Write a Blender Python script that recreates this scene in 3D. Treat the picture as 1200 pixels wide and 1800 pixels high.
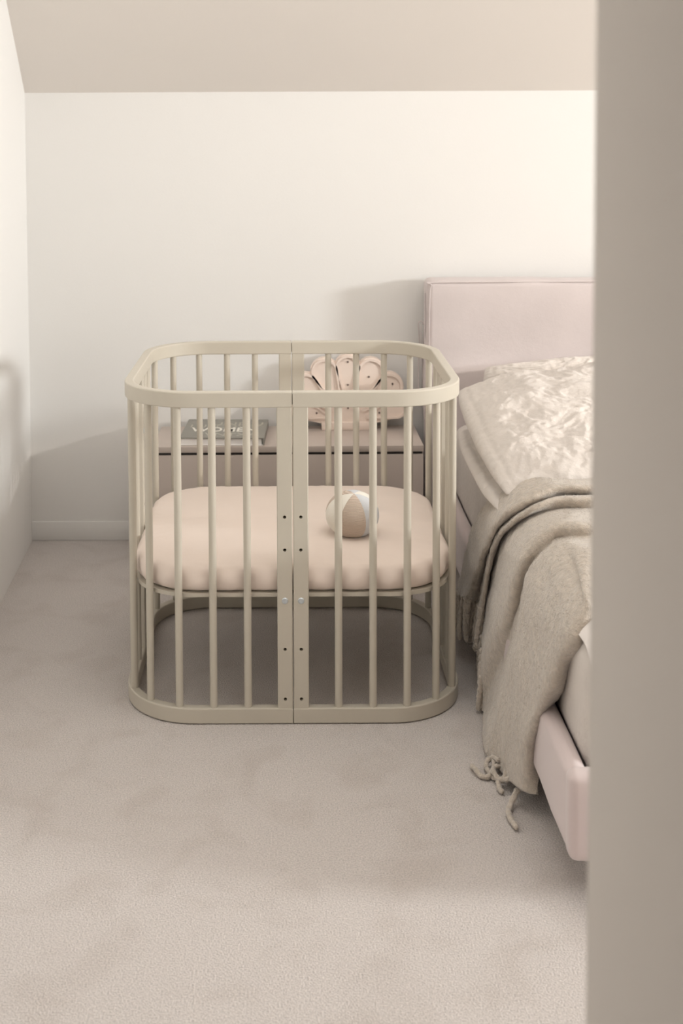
import bpy, bmesh, math, random
from mathutils import Vector, Matrix, Euler, noise

for o in list(bpy.data.objects): bpy.data.objects.remove(o)
scene = bpy.context.scene
C = scene.collection
R = math.radians
PI = math.pi

# ------------------------------------------------------------------ camera
F, CX, CY = 2130.0, 508.0, 376.5
cam_d = bpy.data.cameras.new('camera')
cam = bpy.data.objects.new('camera', cam_d); C.objects.link(cam)
cam_d.sensor_fit = 'VERTICAL'; cam_d.sensor_height = 36.0; cam_d.sensor_width = 24.0
cam_d.lens = F / 1800.0 * 36.0
cam_d.shift_x = (600 - CX) / 1800.0
cam_d.shift_y = -(900 - CY) / 1800.0
cam_d.clip_start = 0.05
cam.matrix_world = Matrix.Translation((0, 0, 1.327)) @ Euler((PI/2 - R(3.4), 0, 0)).to_matrix().to_4x4() @ Matrix.Rotation(R(-0.25), 4, 'Z')
cam_d.dof.use_dof = True
cam_d.dof.focus_distance = 2.74
cam_d.dof.aperture_fstop = 5.0
scene.camera = cam

# ------------------------------------------------------------------ light
vs = scene.view_settings
vs.view_transform = 'Standard'; vs.look = 'None'; vs.gamma = 1.0; vs.use_curve_mapping = False
vs.exposure = -0.65
world = bpy.data.worlds.new('sky'); scene.world = world; world.use_nodes = True
bg = world.node_tree.nodes['Background']
bg.inputs['Color'].default_value = (0.80, 0.90, 1.0, 1); bg.inputs['Strength'].default_value = 1.5

WIN_Y0, WIN_Y1, WIN_Z0, WIN_Z1, WIN_X = 0.50, 1.50, 1.45, 2.00, 6.00
def area_light(name, loc, rot, sx, sy, power, col):
    d = bpy.data.lights.new(name, 'AREA'); d.shape = 'RECTANGLE'; d.size = sx; d.size_y = sy
    d.energy = power; d.color = col
    o = bpy.data.objects.new(name, d); C.objects.link(o); o.location = loc; o.rotation_euler = rot
    return o
# daylight entering by the window in the right-hand wall
area_light('window_daylight', (WIN_X + 0.06, (WIN_Y0 + WIN_Y1) / 2, (WIN_Z0 + WIN_Z1) / 2),
           (0, R(90), 0), WIN_Z1 - WIN_Z0, WIN_Y1 - WIN_Y0, 400.0, (0.94, 0.975, 0.985))
# overhead fill light added to lift the ambient, in a made-up roof window
FILL_X0, FILL_X1, FILL_Y0, FILL_Y1 = -0.30, 1.10, 1.75, 2.80
area_light('added_overhead_fill', ((FILL_X0 + FILL_X1)/2, (FILL_Y0 + FILL_Y1)/2, 2.50), (0, 0, 0), FILL_X1 - FILL_X0, FILL_Y1 - FILL_Y0, 20.5, (1.0, 0.955, 0.89))
# low sun slanting in by the same window
sd = bpy.data.lights.new('sun', 'SUN'); sd.energy = 9.0; sd.angle = R(2.5); sd.color = (1.0, 0.95, 0.88)
sun = bpy.data.objects.new('sun', sd); C.objects.link(sun)
sun.rotation_euler = Vector((-1.0, 0.453, -1.098*math.tan(R(13.3)))).to_track_quat('-Z', 'Y').to_euler()

# ------------------------------------------------------------------ material helpers
def lin(c): return tuple(((v/255)/12.92 if v/255 <= 0.04045 else ((v/255 + 0.055)/1.055)**2.4) for v in c)
def mat(name, rgb, rough=0.6, vary=0.0, vscale=4.0, bumps=(), sheen=0.0, metal=0.0, spec=0.5, rgb2=None, stretch=None):
    m = bpy.data.materials.new(name); m.use_nodes = True
    nt = m.node_tree; N = nt.nodes; L = nt.links
    b = N['Principled BSDF']
    b.inputs['Roughness'].default_value = rough; b.inputs['Metallic'].default_value = metal
    b.inputs['Specular IOR Level'].default_value = spec
    if sheen: 
        b.inputs['Sheen Weight'].default_value = sheen; b.inputs['Sheen Roughness'].default_value = 0.5
    c = lin(rgb)
    tc = N.new('ShaderNodeTexCoord'); vec = tc.outputs['Object']
    if stretch:
        mp = N.new('ShaderNodeMapping'); mp.inputs['Scale'].default_value = stretch
        L.new(vec, mp.inputs['Vector']); vec = mp.outputs['Vector']
    if vary or rgb2:
        n = N.new('ShaderNodeTexNoise'); n.inputs['Scale'].default_value = vscale; n.inputs['Detail'].default_value = 5
        L.new(vec, n.inputs['Vector'])
        r = N.new('ShaderNodeValToRGB')
        c2 = lin(rgb2) if rgb2 else tuple(v * (1 - vary) for v in c)
        r.color_ramp.elements[0].color = (*c2, 1); r.color_ramp.elements[0].position = 0.32
        r.color_ramp.elements[1].color = (*c, 1); r.color_ramp.elements[1].position = 0.68
        L.new(n.outputs['Fac'], r.inputs['Fac']); L.new(r.outputs['Color'], b.inputs['Base Color'])
    else:
        b.inputs['Base Color'].default_value = (*c, 1)
    prev = None
    for sc, dist, st in bumps:
        n = N.new('ShaderNodeTexNoise'); n.inputs['Scale'].default_value = sc; n.inputs['Detail'].default_value = 4
        L.new(vec, n.inputs['Vector'])
        bp = N.new('ShaderNodeBump'); bp.inputs['Distance'].default_value = dist; bp.inputs['Strength'].default_value = st
        L.new(n.outputs['Fac'], bp.inputs['Height'])
        if prev: L.new(prev.outputs['Normal'], bp.inputs['Normal'])
        prev = bp
    if prev: L.new(prev.outputs['Normal'], b.inputs['Normal'])
    return m

def carpet_mat():
    m = mat('carpet', (205, 192, 181), rough=1.0, spec=0.05, sheen=0.25)
    nt = m.node_tree; N = nt.nodes; L = nt.links; b = N['Principled BSDF']
    tc = N.new('ShaderNodeTexCoord')
    big = N.new('ShaderNodeTexNoise'); big.inputs['Scale'].default_value = 7.0; big.inputs['Detail'].default_value = 3; big.inputs['Distortion'].default_value = 0.6
    fine = N.new('ShaderNodeTexNoise'); fine.inputs['Scale'].default_value = 320; fine.inputs['Detail'].default_value = 3
    L.new(tc.outputs['Object'], big.inputs['Vector']); L.new(tc.outputs['Object'], fine.inputs['Vector'])
    r1 = N.new('ShaderNodeValToRGB'); r1.color_ramp.elements[0].position = 0.30; r1.color_ramp.elements[1].position = 0.50
    r1.color_ramp.elements[0].color = (*lin((210, 200, 193)), 1); r1.color_ramp.elements[1].color = (*lin((218, 209, 203)), 1)
    L.new(big.outputs['Fac'], r1.inputs['Fac'])
    r2 = N.new('ShaderNodeValToRGB'); r2.color_ramp.elements[0].position = 0.3; r2.color_ramp.elements[1].position = 0.7
    r2.color_ramp.elements[0].color = (0.72, 0.72, 0.72, 1); r2.color_ramp.elements[1].color = (1.12, 1.12, 1.12, 1)
    L.new(fine.outputs['Fac'], r2.inputs['Fac'])
    mx = N.new('ShaderNodeMix'); mx.data_type = 'RGBA'; mx.blend_type = 'MULTIPLY'; mx.inputs[0].default_value = 1.0
    L.new(r1.outputs['Color'], mx.inputs[6]); L.new(r2.outputs['Color'], mx.inputs[7])
    L.new(mx.outputs[2], b.inputs['Base Color'])
    bp = N.new('ShaderNodeBump'); bp.inputs['Distance'].default_value = 0.004; bp.inputs['Strength'].default_value = 0.9
    L.new(fine.outputs['Fac'], bp.inputs['Height'])
    bp2 = N.new('ShaderNodeBump'); bp2.inputs['Distance'].default_value = 0.01; bp2.inputs['Strength'].default_value = 0.12
    L.new(big.outputs['Fac'], bp2.inputs['Height']); L.new(bp.outputs['Normal'], bp2.inputs['Normal'])
    L.new(bp2.outputs['Normal'], b.inputs['Normal'])
    return m

M = {}
M['wall'] = mat('wall_paint', (236, 233, 229), 0.9, bumps=[(180, 0.0008, 0.25)], spec=0.2)
M['ceiling'] = mat('ceiling_paint', (230, 223, 216), 0.9, bumps=[(180, 0.0008, 0.2)], spec=0.2)
M['jamb'] = mat('partition_paint', (224, 216, 208), 0.9, bumps=[(180, 0.0008, 0.2)], spec=0.2)
M['carpet'] = carpet_mat()
M['crib'] = mat('crib_lacquer', (202, 194, 179), 0.38, vary=0.03, vscale=9, bumps=[(60, 0.0006, 0.12)], spec=0.4)
M['hole'] = mat('hole_shadow', (92, 80, 62), 0.8)
M['steel'] = mat('zinc_steel', (205, 212, 216), 0.3, metal=0.9)
M['sheet'] = mat('peach_cotton', (237, 221, 209), 0.85, vary=0.03, vscale=6, bumps=[(14, 0.006, 0.25), (900, 0.0006, 0.3)], sheen=0.15, spec=0.15)
M['linen_mauve'] = mat('mauve_linen', (219, 207, 204), 0.9, vary=0.05, vscale=7, bumps=[(9, 0.01, 0.22), (420, 0.0008, 0.5)], sheen=0.2, spec=0.1)
M['velvet_mauve'] = mat('mauve_cover', (214, 198, 195), 0.55, vary=0.04, vscale=5, bumps=[(700, 0.0005, 0.3)], sheen=0.5, spec=0.3)
M['pillow'] = mat('natural_linen', (219, 210, 202), 0.9, vary=0.05, vscale=12, bumps=[(38, 0.006, 0.5), (90, 0.003, 0.45), (520, 0.0008, 0.5)], sheen=0.15, spec=0.1)
M['duvet'] = mat('white_linen', (228, 220, 214), 0.9, vary=0.03, vscale=9, bumps=[(18, 0.008, 0.4), (520, 0.0008, 0.4)], spec=0.1)
M['wool'] = mat('taupe_wool', (214, 201, 186), 1.0, vary=0.2, vscale=90, bumps=[(110, 0.006, 0.7), (380, 0.003, 0.9)], sheen=0.6, spec=0.02)
M['nightstand'] = mat('greige_lacquer', (200, 187, 178), 0.55, spec=0.3, bumps=[(90, 0.0004, 0.1)])
M['gap'] = mat('dark_gap', (52, 48, 46), 0.8)
M['book'] = mat('grey_book_cover', (150, 147, 139), 0.6)
M['pages'] = mat('book_pages', (246, 241, 237), 0.8)
M['ink'] = mat('white_ink', (240, 236, 226), 0.7)
M['ink2'] = mat('pale_ink', (188, 184, 172), 0.7)
M['shell'] = mat('blush_wood', (243, 225, 212), 0.55, vary=0.03, vscale=8)
M['bulb'] = mat('bulb_hole', (110, 92, 84), 0.5)
M['cream_knit'] = mat('cream_cloth', (232, 226, 214), 0.9, bumps=[(300, 0.0015, 0.5)], sheen=0.2, spec=0.1)
M['grey_knit'] = mat('grey_cloth', (205, 205, 206), 0.9, bumps=[(300, 0.0015, 0.5)], sheen=0.2, spec=0.1)
def knit():
    m = mat('ribbed_taupe_cloth', (205, 186, 168), 0.9, sheen=0.2, spec=0.1)
    nt = m.node_tree; N = nt.nodes; L = nt.links; b = N['Principled BSDF']
    tc = N.new('ShaderNodeTexCoord'); w = N.new('ShaderNodeTexWave'); w.bands_direction = 'Z'
    w.inputs['Scale'].default_value = 125; w.inputs['Distortion'].default_value = 1.2; w.inputs['Detail'].default_value = 2; w.inputs['Detail Scale'].default_value = 6
    L.new(tc.outputs['Object'], w.inputs['Vector'])
    r = N.new('ShaderNodeValToRGB'); r.color_ramp.elements[0].color = (*lin((186, 167, 150)), 1); r.color_ramp.elements[1].color = (*lin((218, 200, 184)), 1)
    L.new(w.outputs['Fac'], r.inputs['Fac']); L.new(r.outputs['Color'], b.inputs['Base Color'])
    bp = N.new('ShaderNodeBump'); bp.inputs['Distance'].default_value = 0.002; bp.inputs['Strength'].default_value = 0.5
    L.new(w.outputs['Fac'], bp.inputs['Height']); L.new(bp.outputs['Normal'], b.inputs['Normal'])
    return m
M['knit'] = knit()

# ------------------------------------------------------------------ mesh helpers
class MB:
    def __init__(s): s.v = []; s.f = []
    def add(s, vs, fs):
        k = len(s.v); s.v += [tuple(v) for v in vs]; s.f += [tuple(i + k for i in f) for f in fs]; return s
    def box(s, x0, x1, y0, y1, z0, z1):
        return s.add([(x, y, z) for z in (z0, z1) for y in (y0, y1) for x in (x0, x1)],
                     [(0, 2, 3, 1), (4, 5, 7, 6), (0, 1, 5, 4), (2, 6, 7, 3), (0, 4, 6, 2), (1, 3, 7, 5)])
    def grid(s, rows, close_u=False, close_v=False):
        n, m = len(rows), len(rows[0]); k = len(s.v)
        for r in rows: s.v += [tuple(p) for p in r]
        for i in range(n if close_u else n - 1):
            for j in range(m if close_v else m - 1):
                i2, j2 = (i + 1) % n, (j + 1) % m
                s.f.append((k + i*m + j, k + i*m + j2, k + i2*m + j2, k + i2*m + j))
        return s
    def tube(s, pts, rad, n=10, caps=True):
        pts = [Vector(p) for p in pts]; rads = rad if hasattr(rad, '__len__') else [rad]*len(pts)
        rings = []; up = Vector((0.13, 0.31, 0.94)); 
        for i, p in enumerate(pts):
            t = (pts[min(i+1, len(pts)-1)] - pts[max(i-1, 0)]).normalized()
            if i == 0:
                a = t.cross(up).normalized() if abs(t.dot(up)) < .95 else t.cross(Vector((1, 0, 0))).normalized()
            else:
                a = (a - t*a.dot(t)).normalized()
            b = t.cross(a)
            rings.append([p + (a*math.cos(2*PI*j/n) + b*math.sin(2*PI*j/n))*rads[i] for j in range(n)])
        k = len(s.v); s.grid(rings, close_v=True)
        if caps:
            s.f.append(tuple(k + j for j in range(n))[::-1]); e = k + (len(rings)-1)*n
            s.f.append(tuple(e + j for j in range(n)))
        return s
    def mesh(s, name):
        m = bpy.data.meshes.new(name); m.from_pydata(s.v, [], s.f); 
        bm = bmesh.new(); bm.from_mesh(m); bmesh.ops.recalc_face_normals(bm, faces=bm.faces); bm.to_mesh(m); bm.free()
        m.update(); return m
    def build(s, name, m, parent=None, smooth=None, bevel=0.0, segs=2):
        me = s.mesh(name)
        o = bpy.data.objects.new(name, me); C.objects.link(o)
        me.materials.append(m)
        if bevel:
            bm = bmesh.new(); bm.from_mesh(me)
            bmesh.ops.remove_doubles(bm, verts=bm.verts, dist=1e-6)
            es = [e for e in bm.edges if len(e.link_faces) == 2 and e.calc_face_angle() > 0.5]
            bmesh.ops.bevel(bm, geom=es, offset=bevel, segments=segs, affect='EDGES', profile=0.5)
            bm.to_mesh(me); bm.free(); smooth = 35 if smooth is None else smooth
        if smooth: shade(me, smooth)
        if parent: o.parent = parent
        return o
def shade(me, ang=180):
    me.polygons.foreach_set('use_smooth', [True]*len(me.polygons))
    if ang < 180: me.set_sharp_from_angle(angle=R(ang))
def tag(o, label=None, cat=None, group=None, kind=None):
    for k, v in (('label', label), ('category', cat), ('group', group), ('kind', kind)):
        if v: o[k] = v
    return o
def empty(name, loc=(0, 0, 0), rz=0.0):
    o = bpy.data.objects.new(name, None); C.objects.link(o); o.location = loc; o.rotation_euler = (0, 0, rz); o.empty_display_size = 0.05
    return o
def cat_rom(p, t):
    n = len(p); x = t*(n-1); i = min(int(x), n-2); u = x - i
    p0, p1, p2, p3 = p[max(i-1, 0)], p[i], p[i+1], p[min(i+2, n-1)]
    return 0.5*((2*p1) + (p2-p0)*u + (2*p0-5*p1+4*p2-p3)*u*u + (3*p1-p0-3*p2+p3)*u**3)
def fbm(p, sc, oct=3): return noise.fractal(Vector(p)*sc, 1.0, 2.0, oct)
rnd = random.Random(7)

# ------------------------------------------------------------------ room
YW = 3.985; XL = -0.864; ZB = 1.492; XR = 6.00; YB = -1.5; ZC = 2.45
def xl(y): return XL + 0.045*(YW - y)
def struct(name, mb, m, parent=None, **k):
    o = mb.build(name, m, parent, **k)
    if not parent: o['kind'] = 'structure'
    return o
struct('floor', MB().box(-1.2, XR+.15, YB, YW+.1, -0.1, 0), M['carpet'])
struct('wall_back', MB().box(-1.1, XR+.15, YW, YW+.12, 0, ZB+.03), M['wall'])
w = MB(); w.add([(xl(YB), YB, 0), (xl(YW), YW, 0), (XL-.15, YW, 0), (xl(YB)-.15, YB, 0),
                 (xl(YB), YB, ZC+.1), (xl(YW), YW, ZC+.1), (XL-.15, YW, ZC+.1), (xl(YB)-.15, YB, ZC+.1)],
                [(0, 1, 5, 4), (1, 2, 6, 5), (2, 3, 7, 6), (3, 0, 4, 7), (4, 5, 6, 7), (0, 3, 2, 1)])
struct('wall_left', w, M['wall'])
YS = YW - (ZC - ZB)/math.tan(R(42))
w = MB(); y0 = YW + .12; z0 = ZB - .12*math.tan(R(42))
X0c, X1c = -1.1, XR+.15
w.add([(x, y, z) for x in (X0c, X1c) for y, z in ((y0, z0), (YS, ZC), (YS, ZC+.15), (y0, z0+.15))],
      [(0, 1, 5, 4), (1, 2, 6, 5), (2, 3, 7, 6), (3, 0, 4, 7), (0, 3, 2, 1), (4, 5, 6, 7)])
w.box(X0c, X1c, FILL_Y1, YS, ZC, ZC+.15).box(X0c, X1c, YB, FILL_Y0, ZC, ZC+.15)  # leaves a made-up opening for the overhead fill light
w.box(X0c, FILL_X0, FILL_Y0, FILL_Y1, ZC, ZC+.15).box(FILL_X1, X1c, FILL_Y0, FILL_Y1, ZC, ZC+.15)
struct('ceiling', w, M['ceiling'])
# right wall pierced by a window
w = MB().box(XR, XR+.15, YB, WIN_Y0, 0, ZC+.1).box(XR, XR+.15, WIN_Y1, YW+.1, 0, ZC+.1)
w.box(XR, XR+.15, WIN_Y0, WIN_Y1, 0, WIN_Z0).box(XR, XR+.15, WIN_Y0, WIN_Y1, WIN_Z1, ZC+.1)
struct('wall_right', w, M['wall'])
fr = MB()
t = .05
fr.box(XR-.01, XR+.03, WIN_Y0-t, WIN_Y0, WIN_Z0-t, WIN_Z1+t).box(XR-.01, XR+.03, WIN_Y1, WIN_Y1+t, WIN_Z0-t, WIN_Z1+t)
fr.box(XR-.01, XR+.03, WIN_Y0, WIN_Y1, WIN_Z0-t, WIN_Z0).box(XR-.01, XR+.03, WIN_Y0, WIN_Y1, WIN_Z1, WIN_Z1+t)
struct('window_1', fr, M['wall'])
fr = MB(); t = .06  # invented frame round the opening of the added fill light
fr.box(FILL_X0-t, FILL_X0, FILL_Y0-t, FILL_Y1+t, ZC-.012, ZC).box(FILL_X1, FILL_X1+t, FILL_Y0-t, FILL_Y1+t, ZC-.012, ZC)
fr.box(FILL_X0, FILL_X1, FILL_Y0-t, FILL_Y0, ZC-.012, ZC).box(FILL_X0, FILL_X1, FILL_Y1, FILL_Y1+t, ZC-.012, ZC)
struct('added_fill_frame', fr, M['wall'])
# partition that the camera looks past
XJ, YJ = 0.222, 0.88
w = MB().box(XJ, XJ+.70, YB, YJ, 0, ZC+.05)
struct('wall_near', w, M['jamb'])
struct('wall_rear', MB().box(-1.2, XR+.15, YB-.1, YB, 0, ZC+.1), M['wall'])
struct('baseboard_back', MB().box(XL, XR, YW-.006, YW, 0, .066), M['wall'], bevel=.003)

# ------------------------------------------------------------------ crib
CXC, CYF, CW, CD, CR, CT = 0.005, 2.692, 0.796, 0.712, 0.172, 0.022
CZT, RH = 0.767, 0.036        # rail top, rail height
hw, hd = CW/2 - CT/2, CD/2 - CT/2
rc = CR - CT/2
CYC = CYF + CD/2
crib = empty('crib', (CXC, CYC, 0))
tag(crib, 'sage beige round-cornered wooden crib with vertical round slats on the carpet', 'crib')
SX, SY = hw - rc, hd - rc                     # half lengths of the straight runs
QL = SX + rc*PI/2 + SY                        # length of one quarter
def quarter(s):                               # from front middle to side middle on the +x side, y towards -
    if s < SX: return Vector((s, -hd, 0)), Vector((0, -1, 0))
    s -= SX
    if s < rc*PI/2:
        a = s/rc; return Vector((SX + rc*math.sin(a), -SY - rc*math.cos(a), 0)), Vector((math.sin(a), -math.cos(a), 0))
    s -= rc*PI/2
    return Vector((hw, -SY + s, 0)), Vector((1, 0, 0))
def rail_half(sign, z0, z1):
    pts = []
    ss = [0.0010] + [SX*i/4 for i in range(1, 5)] + [SX + rc*PI/2*i/16 for i in range(1, 17)] + [SX + rc*PI/2 + SY*i/3 for i in range(1, 4)]
    q = [quarter(s) for s in ss]
    path = [(p, n) for p, n in q] + [(Vector((p.x, -p.y, 0)), Vector((n.x, -n.y, 0))) for p, n in q[::-1][1:]]
    b = .0028; h = CT/2
    sec = [(-h, z0+b), (-h, z1-b), (-h+b*.3, z1-b*.3), (-h+b, z1), (h-b, z1), (h-b*.3, z1-b*.3), (h, z1-b), (h, z0+b), (h-b*.3, z0+b*.3), (h-b, z0), (-h+b, z0), (-h+b*.3, z0+b*.3)]
    rows = []
    for p, n in path:
        rows.append([((p.x + n.x*o)*sign, p.y + n.y*o, z) for o, z in sec])
    m = MB().grid(rows, close_v=True)
    k = len(rows)*len(sec); m.f.append(tuple(range(len(sec)))); m.f.append(tuple(range(k-len(sec), k)))
    return m
for sgn in (-1, 1):
    rail_half(sgn, CZT-RH, CZT).build('top_rail', M['crib'], crib, smooth=14)
    rail_half(sgn, 0.002, 0.002+RH).build('bottom_rail', M['crib'], crib, smooth=14)
for z in (.002, CZT-RH):                      # block added to stop light showing through each butt joint
    for y in (-hd, hd):
        MB().box(-.006, .006, y-CT/2+.006, y+CT/2-.006, z+.006, z+RH-.006).build('joint_light_block', M['crib'], crib)
ZS0, ZS1 = 0.002+RH-.004, CZT-RH+.004
sm = None
SLAT0, STEP = 0.1035, 0.0787
for sx in (-1, 1):
    for sy in (1, -1):
        k = 0
        while SLAT0 + k*STEP < QL - .06:
            p, n = quarter(SLAT0 + k*STEP)
            if sm is None:
                so = MB().tube([(0, 0, ZS0), (0, 0, .3), (0, 0, .5), (0, 0, ZS1)], .0087, n=16).build('slat', M['crib'], crib, smooth=40)
                sm = so.data
            else:
                so = bpy.data.objects.new('slat', sm); C.objects.link(so); so.parent = crib
            so.location = (p.x*sx, p.y*sy, 0)
            k += 1
HOLES = (0.059, 0.175, 0.288, 0.405, 0.481)
PWID = 0.0345
def drilled_post(w, t, z0, z1, holes, r, n=16):
    m = MB(); c = .002; e = w/2 - c
    edges = [z0]
    for h in holes: edges += [h - e, h + e]
    edges.append(z1)
    for side in (-1, 1):
        y = side*t/2
        for i in range(0, len(edges)-1, 2):
            m.add([(-e, y, edges[i]), (e, y, edges[i]), (e, y, edges[i+1]), (-e, y, edges[i+1])], [(0, 1, 2, 3)])
        for h in holes:
            sq, ci = [], []
            for j in range(n):
                a = 2*PI*(j + .5)/n; cs, sn = math.cos(a), math.sin(a); q = e/max(abs(cs), abs(sn))
                if abs(abs(cs)-abs(sn)) < 1e-6: pass
                sq.append((cs*q, y, h + sn*q)); ci.append((cs*r, y, h + sn*r))
            # corners
            k = len(m.v); m.grid([sq, ci], close_v=True)
            for j in range(n):
                a, b = sq[j], sq[(j+1) % n]
                if abs(a[0]-b[0]) > 1e-6 and abs(a[2]-b[2]) > 1e-6:
                    cx = max(a[0], b[0], key=abs); cz = max(a[2]-h, b[2]-h, key=abs) + h
                    m.add([a, b, (cx, y, cz)], [(0, 1, 2)])
    for h in holes:
        ring = [[(math.cos(2*PI*(j+.5)/n)*r, y, h + math.sin(2*PI*(j+.5)/n)*r) for j in range(n)] for y in (-t/2, t/2)]
        m.grid(ring, close_v=True)
    for s in (-1, 1):
        m.add([(s*e, -t/2, z0), (s*w/2, -t/2+c, z0), (s*w/2, t/2-c, z0), (s*e, t/2, z0), (s*e, -t/2, z1), (s*w/2, -t/2+c, z1), (s*w/2, t/2-c, z1), (s*e, t/2, z1)],
              [(0, 1, 5, 4), (1, 2, 6, 5), (2, 3, 7, 6)])
    for z in (z0, z1):
        m.add([(-e, -t/2, z), (e, -t/2, z), (w/2, -t/2+c, z), (w/2, t/2-c, z), (e, t/2, z), (-e, t/2, z), (-w/2, t/2-c, z), (-w/2, -t/2+c, z)], [tuple(range(8))])
    return m
def lathe(prof, n=16):
    m = MB(); rows = [[(r*math.cos(2*PI*j/n), r*math.sin(2*PI*j/n), z) for j in range(n)] for r, z in prof]
    m.grid(rows, close_v=True); k = len(rows)*n
    m.f.append(tuple(range(n))); m.f.append(tuple(range(k-n, k))); return m
bolt_m = lathe([(.0072, 0), (.0072, .0012), (.0062, .0022), (.0034, .0024), (.0030, .0010), (.0012, .0006)]).mesh('bolt'); bolt_m.materials.append(M['steel']); shade(bolt_m, 40)
post_m = drilled_post(PWID, CT*.9, ZS0, ZS1, HOLES, .0038).mesh('post'); post_m.materials.append(M['crib'])
hole_shade_m = lathe([(.0037, 0), (.0037, .001), (.0012, .0012)], 12).mesh('hole_shade'); hole_shade_m.materials.append(M['hole'])
def part(name, me, parent, loc=(0, 0, 0), rot=(0, 0, 0)):
    o = bpy.data.objects.new(name, me); C.objects.link(o); o.parent = parent; o.location = loc; o.rotation_euler = rot; return o
off = PWID/2 + .0011
for x, y, rz, outer in ((-off, -hd, 0, 1), (off, -hd, 0, 1), (-off, hd, PI, 0), (off, hd, PI, 0),
                 (-hw, 0, -PI/2, 2), (hw, 0, PI/2, 2)):
    po = part('post', post_m, crib, (x, y, 0), (0, 0, rz))
    # local -y is the outer face; steel heads sit in the support holes, dark discs paint the shade in the others
    for i, h in enumerate(HOLES):
        if i == 2:
            part('bolt', bolt_m, po, (0, -CT*.45, h), (PI/2, 0, 0))
        else:
            part('hole_shade', hole_shade_m, po, (0, -CT*.45+.012, h), (PI/2, 0, 0))
    if outer == 2:
        for h in (0.205, 0.595):
            part('bolt', bolt_m, po, (0, CT*.45, h), (-PI/2, 0, 0))
# support for the mattress: a rounded frame with laths
def rr_outline(hx, hy, r, n=12):
    out = []
    for cx, cy, a0 in ((hx-r, hy-r, 0), (-hx+r, hy-r, PI/2), (-hx+r, -hy+r, PI), (hx-r, -hy+r, 1.5*PI)):
        for i in range(n+1):
            a = a0 + PI/2*i/n; out.append((cx + r*math.cos(a), cy + r*math.sin(a)))
    return out
ZP0, ZP1 = .2895, .2985
ix, iy = hw - .0115, hd - .0115
o1 = rr_outline(ix, iy, rc-.0115); o2 = rr_outline(ix-.05, iy-.05, rc-.06)
MB().grid([[(x, y, z) for x, y in o] for o, z in ((o1, ZP0), (o1, ZP1), (o2, ZP1), (o2, ZP0))], close_u=True, close_v=True).build('mattress_support', M['crib'], crib, smooth=30)
for i in range(7):
    x = -.27 + i*.09
    MB().box(x-.028, x+.028, -iy+.03, iy-.03, ZP0+.002, ZP1-.001).build('lath', M['crib'], crib, bevel=.002)

# ------------------------------------------------------------------ crib mattress
def dense(o, n):
    P = [Vector((x, y, 0)) for x, y in o]; L = [0]
    for i in range(len(P)): L.append(L[-1] + (P[(i+1) % len(P)] - P[i]).length)
    out = []; k = 0
    for j in range(n):
        t = L[-1]*j/n
        while L[k+1] < t: k += 1
        u = (t - L[k])/(L[k+1]-L[k] or 1); out.append(P[k].lerp(P[(k+1) % len(P)], u))
    return out, L[-1]
NM = 420
mo, mlen = dense(rr_outline(hw-.014, hd-.014, rc-.004, 24), NM)
slat_pts = []
for sx in (-1, 1):
    for sy in (-1, 1):
        k = 0
        while SLAT0 + k*STEP < QL - .06:
            p, n = quarter(SLAT0 + k*STEP); slat_pts.append(Vector((p.x*sx, p.y*sy, 0))); k += 1
for x, y in ((-hw, 0), (hw, 0), (0, -hd), (0, hd)):
    for d in (-.018, 0, .018): slat_pts.append(Vector((x + (d if x == 0 else 0), y + (d if y == 0 else 0), 0)))
rows = []
ZM0, ZM1 = ZP1 + .0, .358
def puff(p, j):
    d = min((p - s).length for s in slat_pts); return min(1.0, max(0, (d - .010)/.028))
nrm = [((mo[(j+1) % NM] - mo[j-1]).normalized().cross(Vector((0, 0, 1)))) for j in range(NM)]
pf = [puff(mo[j], j) for j in range(NM)]
prof = [(-.03, 0.0), (-.012, .001), (-.004, .006), (.002, .016), (.004, .030), (.003, .043), (.000, .0525), (-.006, .0585), (-.016, .0608), (-.034, .0612)]
for d, h in prof:
    r = []
    for j in range(NM):
        p = mo[j]; a = j/NM*mlen
        side = math.exp(-((h-.026)/.02)**2)
        g = noise.noise(Vector((a*14 + h*60, h*9, 1.7)))*.5 + noise.noise(Vector((a*38 - h*150, h*16, 5.1)))*.55 + .3*noise.noise(Vector((a*80 + h*120, h*30, 2.3)))
        low = max(0.0, 1 - h/.045)
        e = d + side*(.0085*pf[j] - .003) + g*.0062*low + .0022*g
        hh = h + (.0018*g if h > .0005 else 0)
        q = p + nrm[j]*e
        r.append((q.x, q.y, ZM0 + hh))
    rows.append(r)
base = [Vector(v) for v in rows[-1]]
for sc in (.88, .8, .7, .58, .45, .3, .15, .03):
    r = []
    for j in range(NM):
        v = base[j]; x, y = v.x*sc, v.y*sc
        dome = .009*(1-sc**2)
        wr = .0034*noise.noise(Vector((x*4, y*13, 2.2))) + .0016*noise.noise(Vector((x*11 + y*8, y*24, 7.7)))
        r.append((x, y, ZM0 + .0612 + dome + wr*min(1, (1-sc)*4)))
    rows.append(r)
mm = MB().grid(rows, close_v=True)
mm.f.append(tuple(range(NM))); k = (len(rows)-1)*NM; mm.f.append(tuple(range(k, k+NM)))
mo_ = mm.build('crib_mattress', M['sheet'], None, smooth=180); mo_.location = (CXC, CYC, 0)
tag(mo_, 'thin crib mattress in a pale peach fitted sheet inside the crib', 'mattress')

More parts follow.
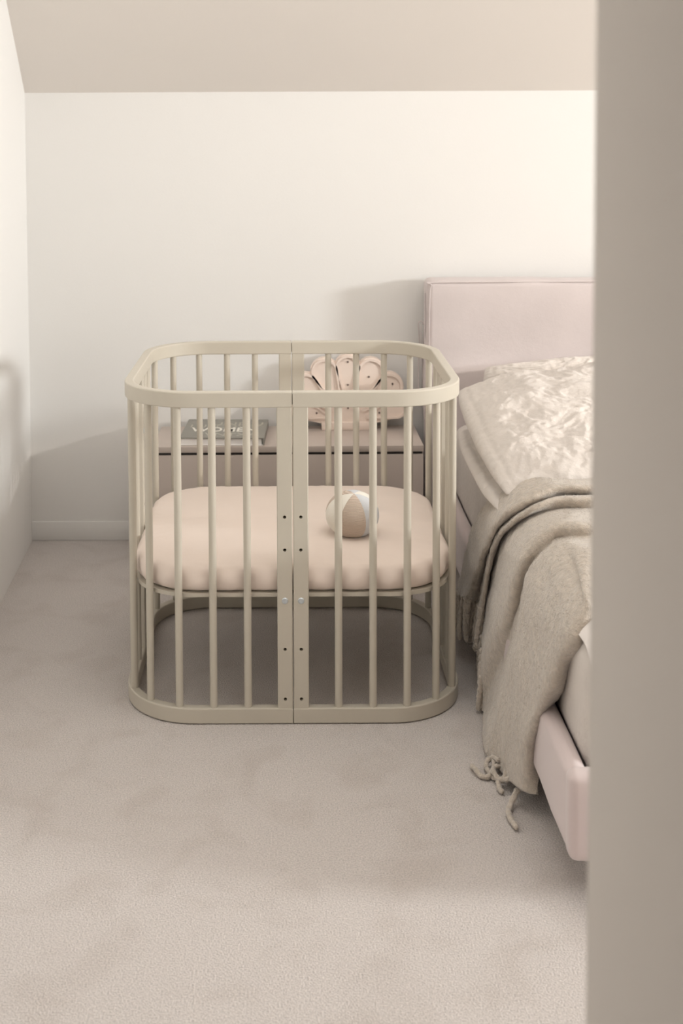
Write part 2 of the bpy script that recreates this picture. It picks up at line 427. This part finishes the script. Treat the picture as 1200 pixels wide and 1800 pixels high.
# ------------------------------------------------------------------ ball
ball = empty('cloth_ball', (0.152, 2.925, 0.3645))
tag(ball, 'soft cloth ball with cream, taupe and grey segments on the peach mattress', 'ball')
tilt = Euler((R(14), R(3), R(0))).to_matrix()
BR = 0.0655; BZ = 0.057
cols = ['knit', 'grey_knit', 'cream_knit', 'grey_knit', 'knit', 'cream_knit']
for g in range(6):
    a0 = R(-122) + g*PI/3; rws = []
    for i in range(17):
        th = PI*i/16; row = []
        for j in range(13):
            u = j/12; a = a0 + PI/3*u
            k = 1 + .018*math.sin(PI*u)**.6*math.sin(th) - (.012 if j in (0, 12) else 0)*math.sin(th)
            v = tilt @ Vector((math.sin(th)*math.cos(a)*k, math.sin(th)*math.sin(a)*k, math.cos(th)*k))
            z = v.z*BZ
            if z < -.88*BZ: z = -.88*BZ + (z + .88*BZ)*.15
            row.append((v.x*BR, v.y*BR, z + .0512))
        rws.append(row)
    MB().grid(rws).build('segment', M[cols[g]], ball, smooth=180)

# ------------------------------------------------------------------ nightstand
ns = empty('nightstand', (0, 3.83, 0), R(0.4))
tag(ns, 'greige lacquered nightstand with one wide drawer behind the crib', 'nightstand')
NX0, NX1, NY0, NY1, NZ = -.425, .412, -.135, .135, .389
MB().box(NX0, NX1, NY0, NY1, NZ-.019, NZ).build('top_panel', M['nightstand'], ns, bevel=.0012)
for x in (NX0, NX1-.016):
    MB().box(x, x+.016, NY0+.0195, NY1, .0, NZ-.0192).build('side_panel', M['nightstand'], ns, bevel=.001)
MB().box(NX0+.0165, NX1-.0165, NY1-.012, NY1, .0, NZ-.0195).build('back_panel', M['nightstand'], ns)
MB().box(NX0+.0165, NX1-.0165, NY0+.03, NY1-.0125, .04, .055).build('bottom_panel', M['nightstand'], ns)
dr = MB().box(NX0+.001, NX1-.001, NY0+.001, NY0+.019, .03, NZ-.0275).build('drawer', M['nightstand'], ns, bevel=.001)
MB().box(NX0+.004, NX1-.004, NY0+.006, NY0+.0185, NZ-.0268, NZ-.0196).build('shadow_gap', M['gap'], ns)  # dark strip paints the shade in the gap above the drawer

# ------------------------------------------------------------------ book
bk = empty('book', (-.208, 3.83, NZ+.0005), R(-2.2))
tag(bk, 'thick grey hardcover book with white lettering lying on the nightstand', 'book')
BW, BD, BH = .262, .25, .0245
MB().box(-BW/2+.004, BW/2-.006, -BD/2+.004, BD/2-.004, .0028, BH-.0028).build('pages', M['pages'], bk)
MB().box(-BW/2, BW/2, -BD/2, BD/2, BH-.0028, BH).build('front_cover', M['book'], bk, bevel=.0006)
MB().box(-BW/2, BW/2, -BD/2, BD/2, 0, .0028).build('back_cover', M['pages'], bk, bevel=.0006)
MB().box(BW/2-.004, BW/2+.0015, -BD/2, BD/2, .0005, BH-.0005).build('spine', M['book'], bk, bevel=.001)
def text(body, size, loc, m, parent, ext=.0002, sx=1.0, boldoff=0.0):
    cu = bpy.data.curves.new('lettering', 'FONT'); cu.body = body; cu.size = size; cu.extrude = ext; cu.align_x = 'CENTER'; cu.offset = boldoff; cu.resolution_u = 3
    o = bpy.data.objects.new('lettering', cu); C.objects.link(o)
    dg = bpy.context.evaluated_depsgraph_get(); me = bpy.data.meshes.new_from_object(o.evaluated_get(dg))
    bpy.data.objects.remove(o)
    me.materials.clear(); me.materials.append(m)
    for v in me.vertices: v.co.x *= sx
    return part('lettering', me, parent, loc)
text('UNDU', .056, (.035, .045, BH+.0002), M['ink2'], bk, sx=1.05)
text('LURCOVEY', .056, (.0, .008, BH+.0002), M['ink2'], bk, sx=.82)
text('WOMEN', .075, (.0, -.042, BH+.0002), M['ink'], bk, sx=.72, boldoff=.0012)
text('IVNTXA', .056, (.02, -.10, BH+.0002), M['ink2'], bk, sx=.9)

# ------------------------------------------------------------------ shell lamp
lamp = empty('shell_lamp', (0.189, 3.925, NZ+.0005), R(0))
tag(lamp, 'blush pink wooden scallop shell lamp on the nightstand', 'lamp')
# fan of seven lobes about a hinge point low in the middle
HZ = .020
def lobe_outline():
    pts = []
    lobes = [(-71, .204, .041), (-48, .228, .046), (-24, .232, .047), (0, .228, .043), (24, .232, .047), (48, .228, .046), (71, .204, .041)]
    return lobes
LB = lobe_outline()
def fan_r(a):
    # outer radius at angle a (deg from vertical): union of circles centred at distance c
    best = 0.03
    for ang, R_, r in LB:
        c = R_ - r; d = R(a - ang); disc = r*r - (c*math.sin(d))**2
        if disc >= 0: best = max(best, c*math.cos(d) + math.sqrt(disc))
    return best
ol = []
for i in range(161):
    a = -83 + 166*i/160; rr = fan_r(a)
    ol.append((math.sin(R(a))*rr, HZ + math.cos(R(a))*rr))
ol = ol + [(.084, .020), (.084, 0.0), (-.084, 0.0), (-.084, .020)]
LT = .034
m = MB(); n = len(ol)
m.grid([[(x, y, z) for x, z in ol] for y in (-LT/2, LT/2)], close_v=True)
m.f.append(tuple(range(n))); m.f.append(tuple(range(n, 2*n)))
m.build('shell_body', M['shell'], lamp, smooth=40)
# raised rims and panels for each lobe
for ang, R_, r in LB:
    ca = R(ang); c = R_ - r
    def tear(sh):
        rr = r - sh; pts = []
        for i in range(25):
            b = R(-96) + R(192)*i/24
            pts.append((rr*math.sin(b), c + rr*math.cos(b)))
        pts += [(.0045 + .0, .058 + sh*1.5), (-.0045, .058 + sh*1.5)]
        return [(x*math.cos(ca) + z*math.sin(ca), HZ - x*math.sin(ca) + z*math.cos(ca)) for x, z in pts]
    o, i_ = tear(.003), tear(.011)
    MB().grid([[(x, y, z) for x, z in q] for q, y in ((o, -LT/2-.0002), (o, -LT/2-.006), (i_, -LT/2-.006), (i_, -LT/2-.0002))], close_v=True).build('lobe_rim', M['shell'], lamp, smooth=50)
    for d in ((.052, .128, .203) if ang == 0 else ((.09, .168) if abs(ang) < 30 else ((.07, .195) if abs(ang) < 60 else (.108,)))):
        b = lathe([(.0032, 0), (.0032, .0025), (.0015, .0035)], 10)
        part('bulb', b.mesh('bulb'), lamp, (math.sin(ca)*d, -LT/2, HZ + math.cos(ca)*d), (PI/2, 0, 0)).data.materials.append(M['bulb'])
MB().box(-.086, .086, -.028, .02, 0, .026).build('base', M['shell'], lamp, bevel=.002)

# ------------------------------------------------------------------ bed
bed = empty('bed', (1.25, 2.95, 0))
tag(bed, 'low upholstered bed with mauve linen headboard and padded mauve side rail', 'bed')
def P2B(p): return (p[0]-1.25, p[1]-2.95, p[2])
def soft_box(name, x0, x1, y0, y1, z0, z1, r, m, parent, wob=0.0, sc=6, sub=14, seed=0.0):
    """upholstered block: dense rounded box with slight waviness"""
    bm = bmesh.new(); bmesh.ops.create_cube(bm, size=1)
    me = bpy.data.meshes.new(name); 
    bmesh.ops.scale(bm, vec=(x1-x0, y1-y0, z1-z0), verts=bm.verts)
    bmesh.ops.bevel(bm, geom=list(bm.edges), offset=r, segments=5, affect='EDGES', profile=0.5)
    bmesh.ops.translate(bm, vec=((x0+x1)/2, (y0+y1)/2, (z0+z1)/2), verts=bm.verts)
    for _ in range(4):
        es = [e for e in bm.edges if e.calc_length() > .05]
        if not es or len(bm.verts) > 9000: break
        bmesh.ops.subdivide_edges(bm, edges=es, cuts=1, use_grid_fill=True)
    bmesh.ops.triangulate(bm, faces=[f for f in bm.faces if len(f.verts) > 4])
    bm.normal_update()
    if wob:
        for v in bm.verts: v.co += v.normal*wob*noise.noise(v.co*sc + Vector((seed, 0, seed)))
    bm.to_mesh(me); bm.free(); me.materials.append(m); shade(me, 180)
    o = bpy.data.objects.new(name, me); C.objects.link(o); o.parent = parent
    return o
BX = 1.25; BY = 2.95
def bsoft(name, x0, x1, y0, y1, z0, z1, r, m, wob=0.0, sc=6, seed=0.0):
    return soft_box(name, x0-BX, x1-BX, y0-BY, y1-BY, z0, z1, r, m, bed, wob, sc, 14, seed)
hb = bsoft('headboard', .437, 2.16, 3.835, 3.955, .10, .886, .022, M['linen_mauve'], .007, 7)
# piping seams round the front face of the headboard
pp = [(.447, 3.838, .12), (.445, 3.838, .5), (.446, 3.838, .80), (.452, 3.838, .868), (.475, 3.838, .879), (.9, 3.838, .880), (1.6, 3.838, .880), (2.14, 3.838, .880)]
MB().tube([P2B(cat_rom([Vector(p) for p in pp], i/60)) for i in range(61)], .0024, 8).build('piping', M['linen_mauve'], hb, smooth=180)
pp = [(.4365, 3.885, .12), (.4365, 3.885, .5), (.4365, 3.885, .84)]
MB().tube([P2B(p) for p in pp], .0024, 8).build('piping', M['linen_mauve'], hb, smooth=180)
# cloth tie at the side of the cover
def ribbon(pts, wid, dirv, th=.0012):
    pts = [Vector(p) for p in pts]; K = [cat_rom(pts, i/30) for i in range(31)]; d = Vector(dirv).normalized()
    rows = []
    for i, p in enumerate(K):
        t = (K[min(i+1, 30)] - K[max(i-1, 0)]).normalized(); nn = t.cross(d).normalized()
        rows.append([p - d*wid/2 - nn*th, p + d*wid/2 - nn*th, p + d*wid/2 + nn*th, p - d*wid/2 + nn*th])
    return MB().grid(rows, close_v=True)
ribbon([P2B(p) for p in ((.437, 3.925, .738), (.428, 3.925, .742), (.420, 3.922, .738), (.420, 3.92, .72), (.423, 3.92, .66), (.419, 3.92, .58), (.421, 3.92, .50))], .014, (.15, 1, 0)).build('tie', M['linen_mauve'], hb, smooth=60)
ribbon([P2B(p) for p in ((.437, 3.905, .735), (.43, 3.903, .738), (.425, 3.90, .72), (.428, 3.90, .66), (.425, 3.90, .60))], .012, (.15, 1, 0)).build('tie', M['linen_mauve'], hb, smooth=60)
bsoft('side_rail', .475, .515, 2.02, 3.834, .092, .245, .019, M['velvet_mauve'], .003, 8)
bsoft('side_rail', 2.056, 2.10, 2.02, 3.834, .092, .245, .019, M['velvet_mauve'], .003, 8, 3)
bsoft('foot_rail', .474, 2.101, 2.003, 2.048, .090, .246, .016, M['velvet_mauve'], .003, 8, 5)
MB().box(.5155-BX, 2.0555-BX, 2.0485-BY, 3.83-BY, .14, .198).build('slat_base', M['velvet_mauve'], bed)
for x in (.62, 1.96):
    for y in (2.30, 3.7):
        MB().box(x-.03-BX, x+.03-BX, y-.03-BY, y+.03-BY, 0, .139).build('leg', M['gap'], bed, bevel=.003)

bm_ = soft_box('bed_mattress', .517, 2.053, 2.052, 3.80, .20, .44, .045, M['pillow'], None, .004, 5)
tag(bm_, 'thick mattress in a natural linen sheet on the mauve bed', 'mattress')

# ------------------------------------------------------------------ duvet
def duvet():
    prof = [(2.06, .465), (1.6, .480), (1.1, .483), (.75, .484), (.64, .482), (.585, .475), (.548, .463), (.529, .452), (.519, .441)]
    P = [Vector((x, 0, z)) for x, z in prof]
    rows = []
    NY = 60
    for i in range(NY+1):
        v = i/NY; y = 2.055 + v*.78
        r = []
        for j in range(61):
            p = cat_rom(P, j/60); u = j/60
            drop = max(0, u-.75)/.25
            q = Vector((p.x, y, p.z))
            q.z += .006*noise.noise(Vector((q.x*5, y*5, 0)))*(1-drop) - drop*.012*noise.noise(Vector((y*4, 3, 1)))
            q.x += drop*.008*noise.noise(Vector((y*9, 1, 2)))
            q.y += -.018*drop*(1-v)
            if v < .06: q.z -= .012*(1 - v/.06)**2
            r.append(q)
        rows.append(r)
    return MB().grid(rows)
dv = duvet().build('duvet', M['duvet'], None, smooth=180)
tag(dv, 'off-white linen duvet lying on the bed mattress under the wool throw', 'duvet')
md = dv.modifiers.new('thick', 'SOLIDIFY'); md.thickness = .014; md.offset = -1

# ------------------------------------------------------------------ pillows
def pillow(name, TL, TR, BL, BR_, thick, m, label, seed, wr=1.0):
    TL, TR, BL, BR_ = map(Vector, (TL, TR, BL, BR_)); N = 150
    nrm_ = (TR - TL).cross(BL - TL).normalized()
    if nrm_.z < 0: nrm_ = -nrm_
    cen = (TL + TR + BL + BR_)/4
    rows_t, rows_b = [], []
    for i in range(N+1):
        t, b = [], []
        for j in range(N+1):
            a, c = 2*j/N - 1, 2*i/N - 1
            # square to rounded square, so that the corners are full and blunt
            k = 1 - .055*(a*a*c*c)**1.5
            e = (max(0, 1 - abs(a)**2.6)**.5) * (max(0, 1 - abs(c)**2.6)**.5)
            wob = .006*noise.noise(Vector((a*3 + seed, c*3, 1.3)))
            u, v = (a*k*(1 + wob) + 1)/2, (c*k*(1 + wob) + 1)/2
            p = TL.lerp(TR, u).lerp(BL.lerp(BR_, u), v)
            q = Vector((u*7 + seed, v*6.5, seed))
            d = Vector((noise.noise(q*.8), noise.noise(q*.8 + Vector((7, 3, 1))), 0))*.8
            w = noise.noise(q)*.009
            for f, am in ((1.3, .006), (3.1, .0055), (6.2, .0036), (11.0, .002)):
                w += am*(.35 - abs(noise.noise((q + d)*f + Vector((f, 2*f, 0)))))
            eu, ev = 1 - abs(a), 1 - abs(c)
            w += .0055*noise.noise(Vector((v*30 + seed, u*6, 3)))*max(0, 1 - eu*2.2) + .0055*noise.noise(Vector((u*30 + seed, v*6, 9)))*max(0, 1 - ev*2.2)
            w *= wr*min(1, e*1.8)
            # a seam line set in from the edge
            rim = min(eu, ev); w -= .004*math.exp(-((rim - .075)/.016)**2)*min(1, e*3)
            t.append(p + nrm_*(thick*.55*e + w + .002)); b.append(p - nrm_*(thick*.45*e + w*.3 + .002))
        rows_t.append(t); rows_b.append(b)
    mb = MB(); mb.grid([[q - cen for q in r] for r in rows_t]).grid([[q - cen for q in r] for r in rows_b])
    n1 = (N+1)
    edge = [j for j in range(N+1)] + [i*n1 + N for i in range(1, N+1)] + [N*n1 + j for j in range(N-1, -1, -1)] + [i*n1 for i in range(N-1, 0, -1)]
    k = n1*n1
    for a in range(len(edge)):
        e0, e1 = edge[a], edge[(a+1) % len(edge)]; mb.f.append((e0, e1, e1 + k, e0 + k))
    o = mb.build(name, m, None, smooth=180); o.location = cen
    tag(o, label, 'pillow', 'linen pillows on the bed')
    return o
pillow('pillow', (.59, 3.72, .630), (1.30, 3.77, .675), (.60, 3.60, .475), (1.3, 3.58, .48), .11, M['pillow'],
       'linen pillow standing against the mauve headboard behind the others', 11.3)
pillow('pillow', (.468, 3.49, .485), (1.24, 3.53, .51), (.472, 2.80, .452), (1.24, 2.80, .482), .085, M['pillow'],
       'linen pillow lying flat underneath, lowest of the pillows beside the crib', 4.1)
pillow('pillow', (.468, 3.50, .602), (1.24, 3.60, .69), (.492, 2.80, .490), (1.26, 2.80, .505), .13, M['pillow'],
       'large crumpled linen pillow on top, catching the sunlight', 21.9, 1.3)

# ------------------------------------------------------------------ wool throw
ROWS = [
[(0.707,2.804,0.533),(0.641,2.802,0.531),(0.589,2.842,0.525),(0.542,2.878,0.506),(0.501,2.977,0.435),(0.485,3.089,0.352),(0.472,3.160,0.254),(0.461,3.200,0.161),(0.455,3.239,0.098)], # A0
[(0.689,2.731,0.535),(0.614,2.741,0.530),(0.553,2.734,0.514),(0.512,2.744,0.484),(0.483,2.782,0.436),(0.470,2.836,0.371),(0.460,2.900,0.300),(0.452,2.955,0.234),(0.444,3.017,0.167)], # A1
[(0.699,2.770,0.505),(0.634,2.771,0.502),(0.572,2.757,0.491),(0.534,2.773,0.466),(0.508,2.857,0.412),(0.499,2.922,0.366),(0.492,2.950,0.312),(0.485,2.966,0.258),(0.474,3.002,0.161)], # Va
[(0.677,2.683,0.523),(0.604,2.700,0.517),(0.545,2.694,0.497),(0.508,2.725,0.457),(0.489,2.778,0.408),(0.480,2.822,0.359),(0.475,2.840,0.321),(0.469,2.851,0.275),(0.460,2.863,0.201)], # C
[(0.675,2.675,0.497),(0.617,2.695,0.492),(0.564,2.716,0.478),(0.531,2.757,0.447),(0.510,2.851,0.381),(0.503,2.893,0.335),(0.493,2.931,0.260),(0.486,2.950,0.203),(0.479,2.957,0.142)], # Vb
[(0.631,2.499,0.526),(0.577,2.521,0.519),(0.543,2.533,0.502),(0.511,2.539,0.473),(0.492,2.541,0.442),(0.480,2.563,0.393),(0.468,2.592,0.320),(0.457,2.666,0.226),(0.445,2.751,0.123)], # D
[(0.624,2.471,0.501),(0.570,2.507,0.490),(0.538,2.500,0.473),(0.520,2.515,0.443),(0.507,2.535,0.403),(0.497,2.546,0.350),(0.485,2.579,0.262),(0.469,2.673,0.118),(0.444,2.741,0.006)], # Vc
[(0.597,2.362,0.518),(0.555,2.422,0.504),(0.526,2.429,0.488),(0.506,2.445,0.457),(0.491,2.434,0.426),(0.478,2.431,0.361),(0.465,2.453,0.266),(0.449,2.519,0.125),(0.422,2.569,0.006)], # E
[(0.576,2.279,0.508),(0.554,2.294,0.497),(0.528,2.276,0.481),(0.507,2.263,0.447),(0.491,2.253,0.396),(0.478,2.278,0.319),(0.465,2.326,0.205),(0.451,2.410,0.082),(0.441,2.480,0.006)], # Fm
[(0.560,2.186,0.493),(0.539,2.165,0.483),(0.521,2.153,0.458),(0.504,2.146,0.430),(0.494,2.171,0.382),(0.484,2.202,0.314),(0.473,2.262,0.223),(0.462,2.308,0.134),(0.454,2.336,0.044)], # G
[(0.575,2.203,0.470),(0.559,2.182,0.463),(0.540,2.176,0.438),(0.526,2.195,0.398),(0.518,2.204,0.357),(0.511,2.219,0.306),(0.500,2.296,0.220),(0.488,2.334,0.109),(0.482,2.304,0.047)], # G2
]
throw = empty('throw_blanket', (.47, 2.5, 0))
tag(throw, 'fuzzy taupe wool throw with tasselled hem draped over the bed side to the carpet', 'blanket')
TV = Vector((.47, 2.5, 0))
rows3 = []
for r in ROWS:
    p = [Vector(q) for q in r]
    d0 = p[0]
    p = [Vector((d0.x + .75, d0.y + .03, d0.z)), Vector((d0.x + .38, d0.y + .015, d0.z)), Vector((d0.x + .16, d0.y + .005, d0.z))] + p
    rows3.append(p)
for q in range(7):
    rows3[-1][q] = rows3[-2][q] + Vector((.004*q, .004, -.014 - .002*q))
NU, NV = 132, 120
cols = []
for j in range(NV+1):
    # arc-length friendly parameter: spend most samples on the visible part
    col = [cat_rom(r, j/NV) for r in rows3]
    cols.append(col)
grid = []
for i in range(NU+1):
    row = []
    for j in range(NV+1):
        p = cat_rom(cols[j], i/NU)
        w = .004*noise.noise(p*16) + .0022*noise.noise(p*42)
        p = p + Vector((-w, 0, w*.6))
        p.z = max(p.z, .007)
        row.append(p - TV)
    grid.append(row)
bl = MB().grid(grid).build('cloth', M['wool'], throw, smooth=180)
md = bl.modifiers.new('thick', 'SOLIDIFY'); md.thickness = .009; md.offset = 0
# tassels: each knotted strand of the hem
def strand(pts, r0=.0074, r1=.0064):
    K = [cat_rom([Vector(p) - TV for p in pts], i/18) for i in range(19)]
    K = [p + Vector((noise.noise(p*60), noise.noise(p*60 + Vector((5, 0, 0))), noise.noise(p*60 + Vector((0, 9, 0)))))*.0016 for p in K]
    rad = [(r0 + (r1-r0)*i/18)*(1 + .16*math.sin(i*2.1)) for i in range(19)]; rad[-1] *= .55; rad[0] *= .8
    MB().tube(K, rad, 9).build('tassel', M['wool'], throw, smooth=180)
hem = [Vector(r[-1]) for r in ROWS]
def hang(p, ln, dx=0, dy=0):
    x, y, z = p; b = max(z - ln, .006)
    strand([(x, y, z+.004), (x-.004+dx*.3, y+dy*.3, z-(z-b)*.35), (x-.006+dx*.7, y+dy*.7, z-(z-b)*.7), (x-.005+dx, y+dy, b)])
for k in range(22):
    t = k/21*5.6/10
    p = cat_rom(hem, t)
    if p.z > .05: hang(p, .095 + .03*rnd.random(), rnd.uniform(-.008, .008), rnd.uniform(-.012, .012))
G = .008
strand([(.432, 2.50, .02), (.420, 2.46, .012), (.405, 2.445, G), (.392, 2.455, G), (.384, 2.475, G+.004), (.380, 2.495, G)], .0058, .005)
strand([(.435, 2.47, .03), (.426, 2.50, .022), (.412, 2.49, .012), (.414, 2.46, G), (.424, 2.435, G)], .0058, .005)
strand([(.448, 2.40, .03), (.438, 2.41, .022), (.426, 2.42, .014), (.424, 2.40, G), (.430, 2.385, G)], .0058, .005)
strand([(.455, 2.36, .03), (.442, 2.345, .018), (.430, 2.325, G), (.426, 2.30, G), (.429, 2.275, G), (.432, 2.255, G)], .0065, .0055)
strand([(.445, 2.43, .03), (.432, 2.42, .012), (.420, 2.44, .02), (.424, 2.47, .014), (.440, 2.47, .02)], .0058, .005)
# woolly nap standing off the cloth
def nap():
    mb = MB(); rr = random.Random(3); n = 0
    for _ in range(26000):
        i = rr.randrange(NU); j = rr.randrange(22, NV)
        u, v = rr.random(), rr.random()
        p = grid[i][j].lerp(grid[i+1][j], u).lerp(grid[i][j+1].lerp(grid[i+1][j+1], u), v)
        nn = (grid[i+1][j] - grid[i][j]).cross(grid[i][j+1] - grid[i][j])
        if nn.length < 1e-9: continue
        nn.normalize()
        if nn.x > 0: nn = -nn
        if abs(nn.x) < .15 and nn.z < 0: nn = -nn
        d = (nn*.5 + Vector((rr.uniform(-1, 1), rr.uniform(-1, 1), rr.uniform(-1, 1)))*.9).normalized()
        L_ = rr.uniform(.003, .007); s = d.cross(Vector((rr.uniform(-1, 1), rr.uniform(-1, 1), rr.uniform(-1, 1)))).normalized()*.00022
        a = p + nn*.0035; b = a + d*L_*.5; c = a + d*L_ + Vector((rr.uniform(-1, 1), rr.uniform(-1, 1), rr.uniform(-1, .4)))*.003
        mb.add([a - s, a + s, b + s, b - s, c], [(0, 1, 2, 3), (3, 2, 4)])
    return mb
nb = nap()
me = bpy.data.meshes.new('wool_nap'); me.from_pydata(nb.v, [], nb.f); me.materials.append(M['wool'])
no = part('wool_nap', me, throw); no['kind'] = 'stuff'
